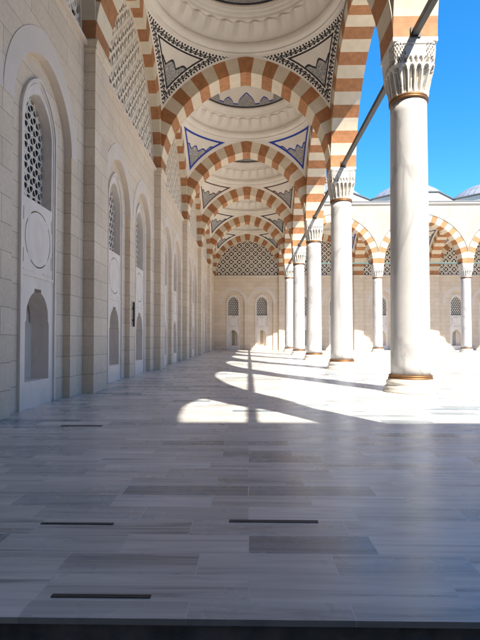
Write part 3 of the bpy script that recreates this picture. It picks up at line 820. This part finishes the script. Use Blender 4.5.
wall_arch((XM, YEW, HS), 0, 'striped arch with the full round pierced screen closing the end of the gallery')
for k in range(4):
    wall_arch((XK(k) + L / 2, YEW, HS), 0, ['far pierced screen seen through the arch left of the thin far column', 'far pierced screen seen through the arch behind the largest column',
        'far pierced screen seen through the arch at the right edge', 'far pierced screen outside the view'][k])
# plain wall that closes the gallery behind the viewer
mb = MB(); mb.box((XC + 0.6, YN + 0.1, TOP + 0.346), (XK(5), YN + HB + 0.1, TOP + 1.02)); tag(mb.build('shadow_block', M['facade']), 'unseen block added on the roof behind the viewer to lengthen its shadow', 'shadow_block')  # added out of view to push the roof's shadow edge farther across the floor
mb = MB(); mb.box((-5.2, YN - 9.2, -0.3), (XK(5) + 9.2, YN - 8.9, TOP - 0.13)); tag(mb.build('gallery_wall', M['facade']), 'plain stone wall closing the gallery behind the viewer', 'wall')

mb = MB(); mb.box((XK(5) + 9.2, YN - 9.2, -0.3), (XK(5) + 9.5, YEW + 1.0, TOP - 0.13)); tag(mb.build('gallery_wall', M['facade']), 'plain stone wall closing the opposite gallery, outside the view', 'wall')
# ------------------------------------------------------------------ tie rods
def rod(loc, rot, length, mat, label, grp):
    t = thing('tie_rod', label, 'tie rod', loc, rot, grp)
    mb = MB(); h = 0.075; mb.box((-length / 2, -h, -h), (length / 2, h, h)); b = mb.build('bar', mat, t); bevel(b, 0.012)
    for s in (-1, 1):
        mb = MB(); x = s * (length / 2); mb.box((min(x, x - s * 0.05), -0.12, -0.12), (max(x, x - s * 0.05), 0.12, 0.12)); mb.build('flange', M['rod'] if mat is M['rod'] else mat, t)
for k in range(-1, 5):
    rod((XC, YK(k) + L / 2, HS + 0.10), PI / 2, L - 2 * HB + 0.03, M['rod'],
        ['steel tie rod behind the viewer', 'dark steel tie rod running up out of view from the largest column', 'dark steel tie rod between the largest and second columns',
         'dark steel tie rod between the second and third columns', 'dark steel tie rod between the third and fourth columns', 'dark steel tie rod between the fourth and last columns'][k + 1], 'tie rods along the near column row')
for k in range(4):
    rod((XK(k) + L / 2, Y5, HS + 0.10), 0, L - 2 * HB + 0.03, M['teal'],
        ['green tie rod across the far arch left of the thin far column', 'green tie rod across the far arch behind the largest column', 'green tie rod across the far arch at the right edge', 'green tie rod of the far gallery outside the view'][k], 'green tie rods of the far gallery')

# ------------------------------------------------------------------ small things
def wall_box():
    t = thing('wall_speaker', 'narrow black box fixed to the wall between two windows', 'speaker', (XW, YK(1) + L / 2 + 0.0, 1.72), PI / 2)
    mb = MB(); mb.box((-0.045, -0.075, 0), (0.045, -0.03, 0.86)); bevel(mb.build('cabinet', M['black'], t), 0.012)
    mb = MB(); mb.box((-0.03, -0.035, 0.2), (0.03, 0.0, 0.26)); mb.box((-0.03, -0.035, 0.6), (0.03, 0.0, 0.66)); mb.build('bracket', M['rod'], t)
    mb = MB(); mb.box((-0.036, -0.082, 0.04), (0.036, -0.07, 0.82)); mb.build('grille', M['rod'], t)
wall_box()
t = thing('bag', 'small black bag left in a niche of the far wall', 'bag', (XK(2) - L / 2 + UW, YEW + 0.42, 0.497))
mb = MB(); mb.lathe([(0.0, 0.0), (0.2, 0.0), (0.25, 0.08), (0.24, 0.22), (0.16, 0.33), (0.07, 0.37), (0.0, 0.38)], 20, sx=1.0, sy=0.6); mb.build('body', M['black'], t)
mb = MB()
for i in range(10):
    a, b = PI * i / 10, PI * (i + 1) / 10
    mb.bar((0.09 * math.cos(a), 0.34 + 0.12 * math.sin(a)), (0.09 * math.cos(b), 0.34 + 0.12 * math.sin(b)), 0.02, -0.01, 0.01)
mb.build('handle', M['black'], t)

# ------------------------------------------------------------------ floor and ground
EDGE = 2.235
mb = MB()
mb.box((-4.6, EDGE, -0.03), (70, YEW + 0.7, 0.0)); mb.box((-4.6, YN - 9.3, -0.14), (70, EDGE - 1.2, 0.0))
fl = mb.build('floor', M['floor']); tag(fl, kind='structure')
for (x0, x1, y, w) in ((-1.01, -0.50, 2.406, 0.030), (-0.14, 0.50, 3.403, 0.042), (-1.48, -0.96, 3.341, 0.029), (-2.83, -2.21, 7.046, 0.081)):
    mb = MB(); mb.box((x0, y, -0.01), (x1, y + w, 0.004)); mb.build('dark_inlay', M['inlay'], fl)
mb = MB(); mb.box((XC + 0.75, YN + 0.8, -0.02), (70, Y5 - 0.8, 0.004)); tag(mb.build('courtyard_floor', M['court']), kind='structure')
mb = MB(); mb.box((-4.6, EDGE - 1.25, -0.6), (70, EDGE + 0.05, -0.36)); tag(mb.build('channel_floor', M['granite']), kind='structure')
mb = MB(); mb.box((-4.6, EDGE + 0.012, -0.5), (70, EDGE + 0.06, -0.022)); mb.box((-4.6, EDGE - 1.25, -0.5), (70, EDGE - 1.212, -0.022)); tag(mb.build('step_riser', M['granite']), kind='structure')
mb = MB(); g = 3000; mb.face([(-g, -g, -0.7), (g, -g, -0.7), (g, g, -0.7), (-g, g, -0.7)]); tag(mb.build('ground', M['ground']), kind='structure')

# ------------------------------------------------------------------ light
SUN = Vector((0.456, -0.797, 1.0)).normalized()
elev = math.asin(SUN.z); az = math.atan2(SUN.x, SUN.y)
ld = bpy.data.lights.new('sun', 'SUN'); ld.energy = 3.9; ld.angle = math.radians(0.53); ld.color = (1.0, 0.915, 0.77)
lo = bpy.data.objects.new('sun', ld); COL.objects.link(lo); lo.rotation_euler = SUN.to_track_quat('Z', 'Y').to_euler()
W = bpy.data.worlds.new('World'); S.world = W; W.use_nodes = True
nt = W.node_tree; bg = nt.nodes['Background']
sky = nt.nodes.new('ShaderNodeTexSky'); sky.sky_type = 'NISHITA'; sky.sun_disc = False
sky.sun_elevation = elev; sky.sun_rotation = az; sky.air_density = 1.0; sky.dust_density = 0.0; sky.ozone_density = 6.0; sky.altitude = 200
hs = nt.nodes.new('ShaderNodeHueSaturation'); hs.inputs['Saturation'].default_value = 1.27; hs.inputs['Hue'].default_value = 0.496; nt.links.new(sky.outputs[0], hs.inputs['Color'])
nt.links.new(hs.outputs[0], bg.inputs[0]); bg.inputs[1].default_value = 0.098

# ------------------------------------------------------------------ camera
F = 470.0
cd = bpy.data.cameras.new('camera'); cam = bpy.data.objects.new('camera', cd); COL.objects.link(cam)
cd.sensor_fit = 'HORIZONTAL'; cd.sensor_width = 36; cd.lens = 36 * F / 480; cd.clip_start = 0.05; cd.clip_end = 8000
pitch = math.radians(1.2); yaw = math.atan((248.5 - 240) / F)
cam.location = (0, 0, HC); cam.rotation_euler = (PI / 2 + pitch, 0, yaw)
cd.shift_y = (18.5 - math.tan(pitch) * F) / 480
S.camera = cam
S.view_settings.view_transform = 'Standard'; S.view_settings.look = 'None'; S.view_settings.gamma = 1; S.view_settings.use_curve_mapping = False
S.view_settings.exposure = 1.78
c = S.cycles
c.use_denoising = True; c.max_bounces = 10; c.diffuse_bounces = 7; c.glossy_bounces = 4; c.sample_clamp_indirect = 10; c.caustics_reflective = False; c.caustics_refractive = False
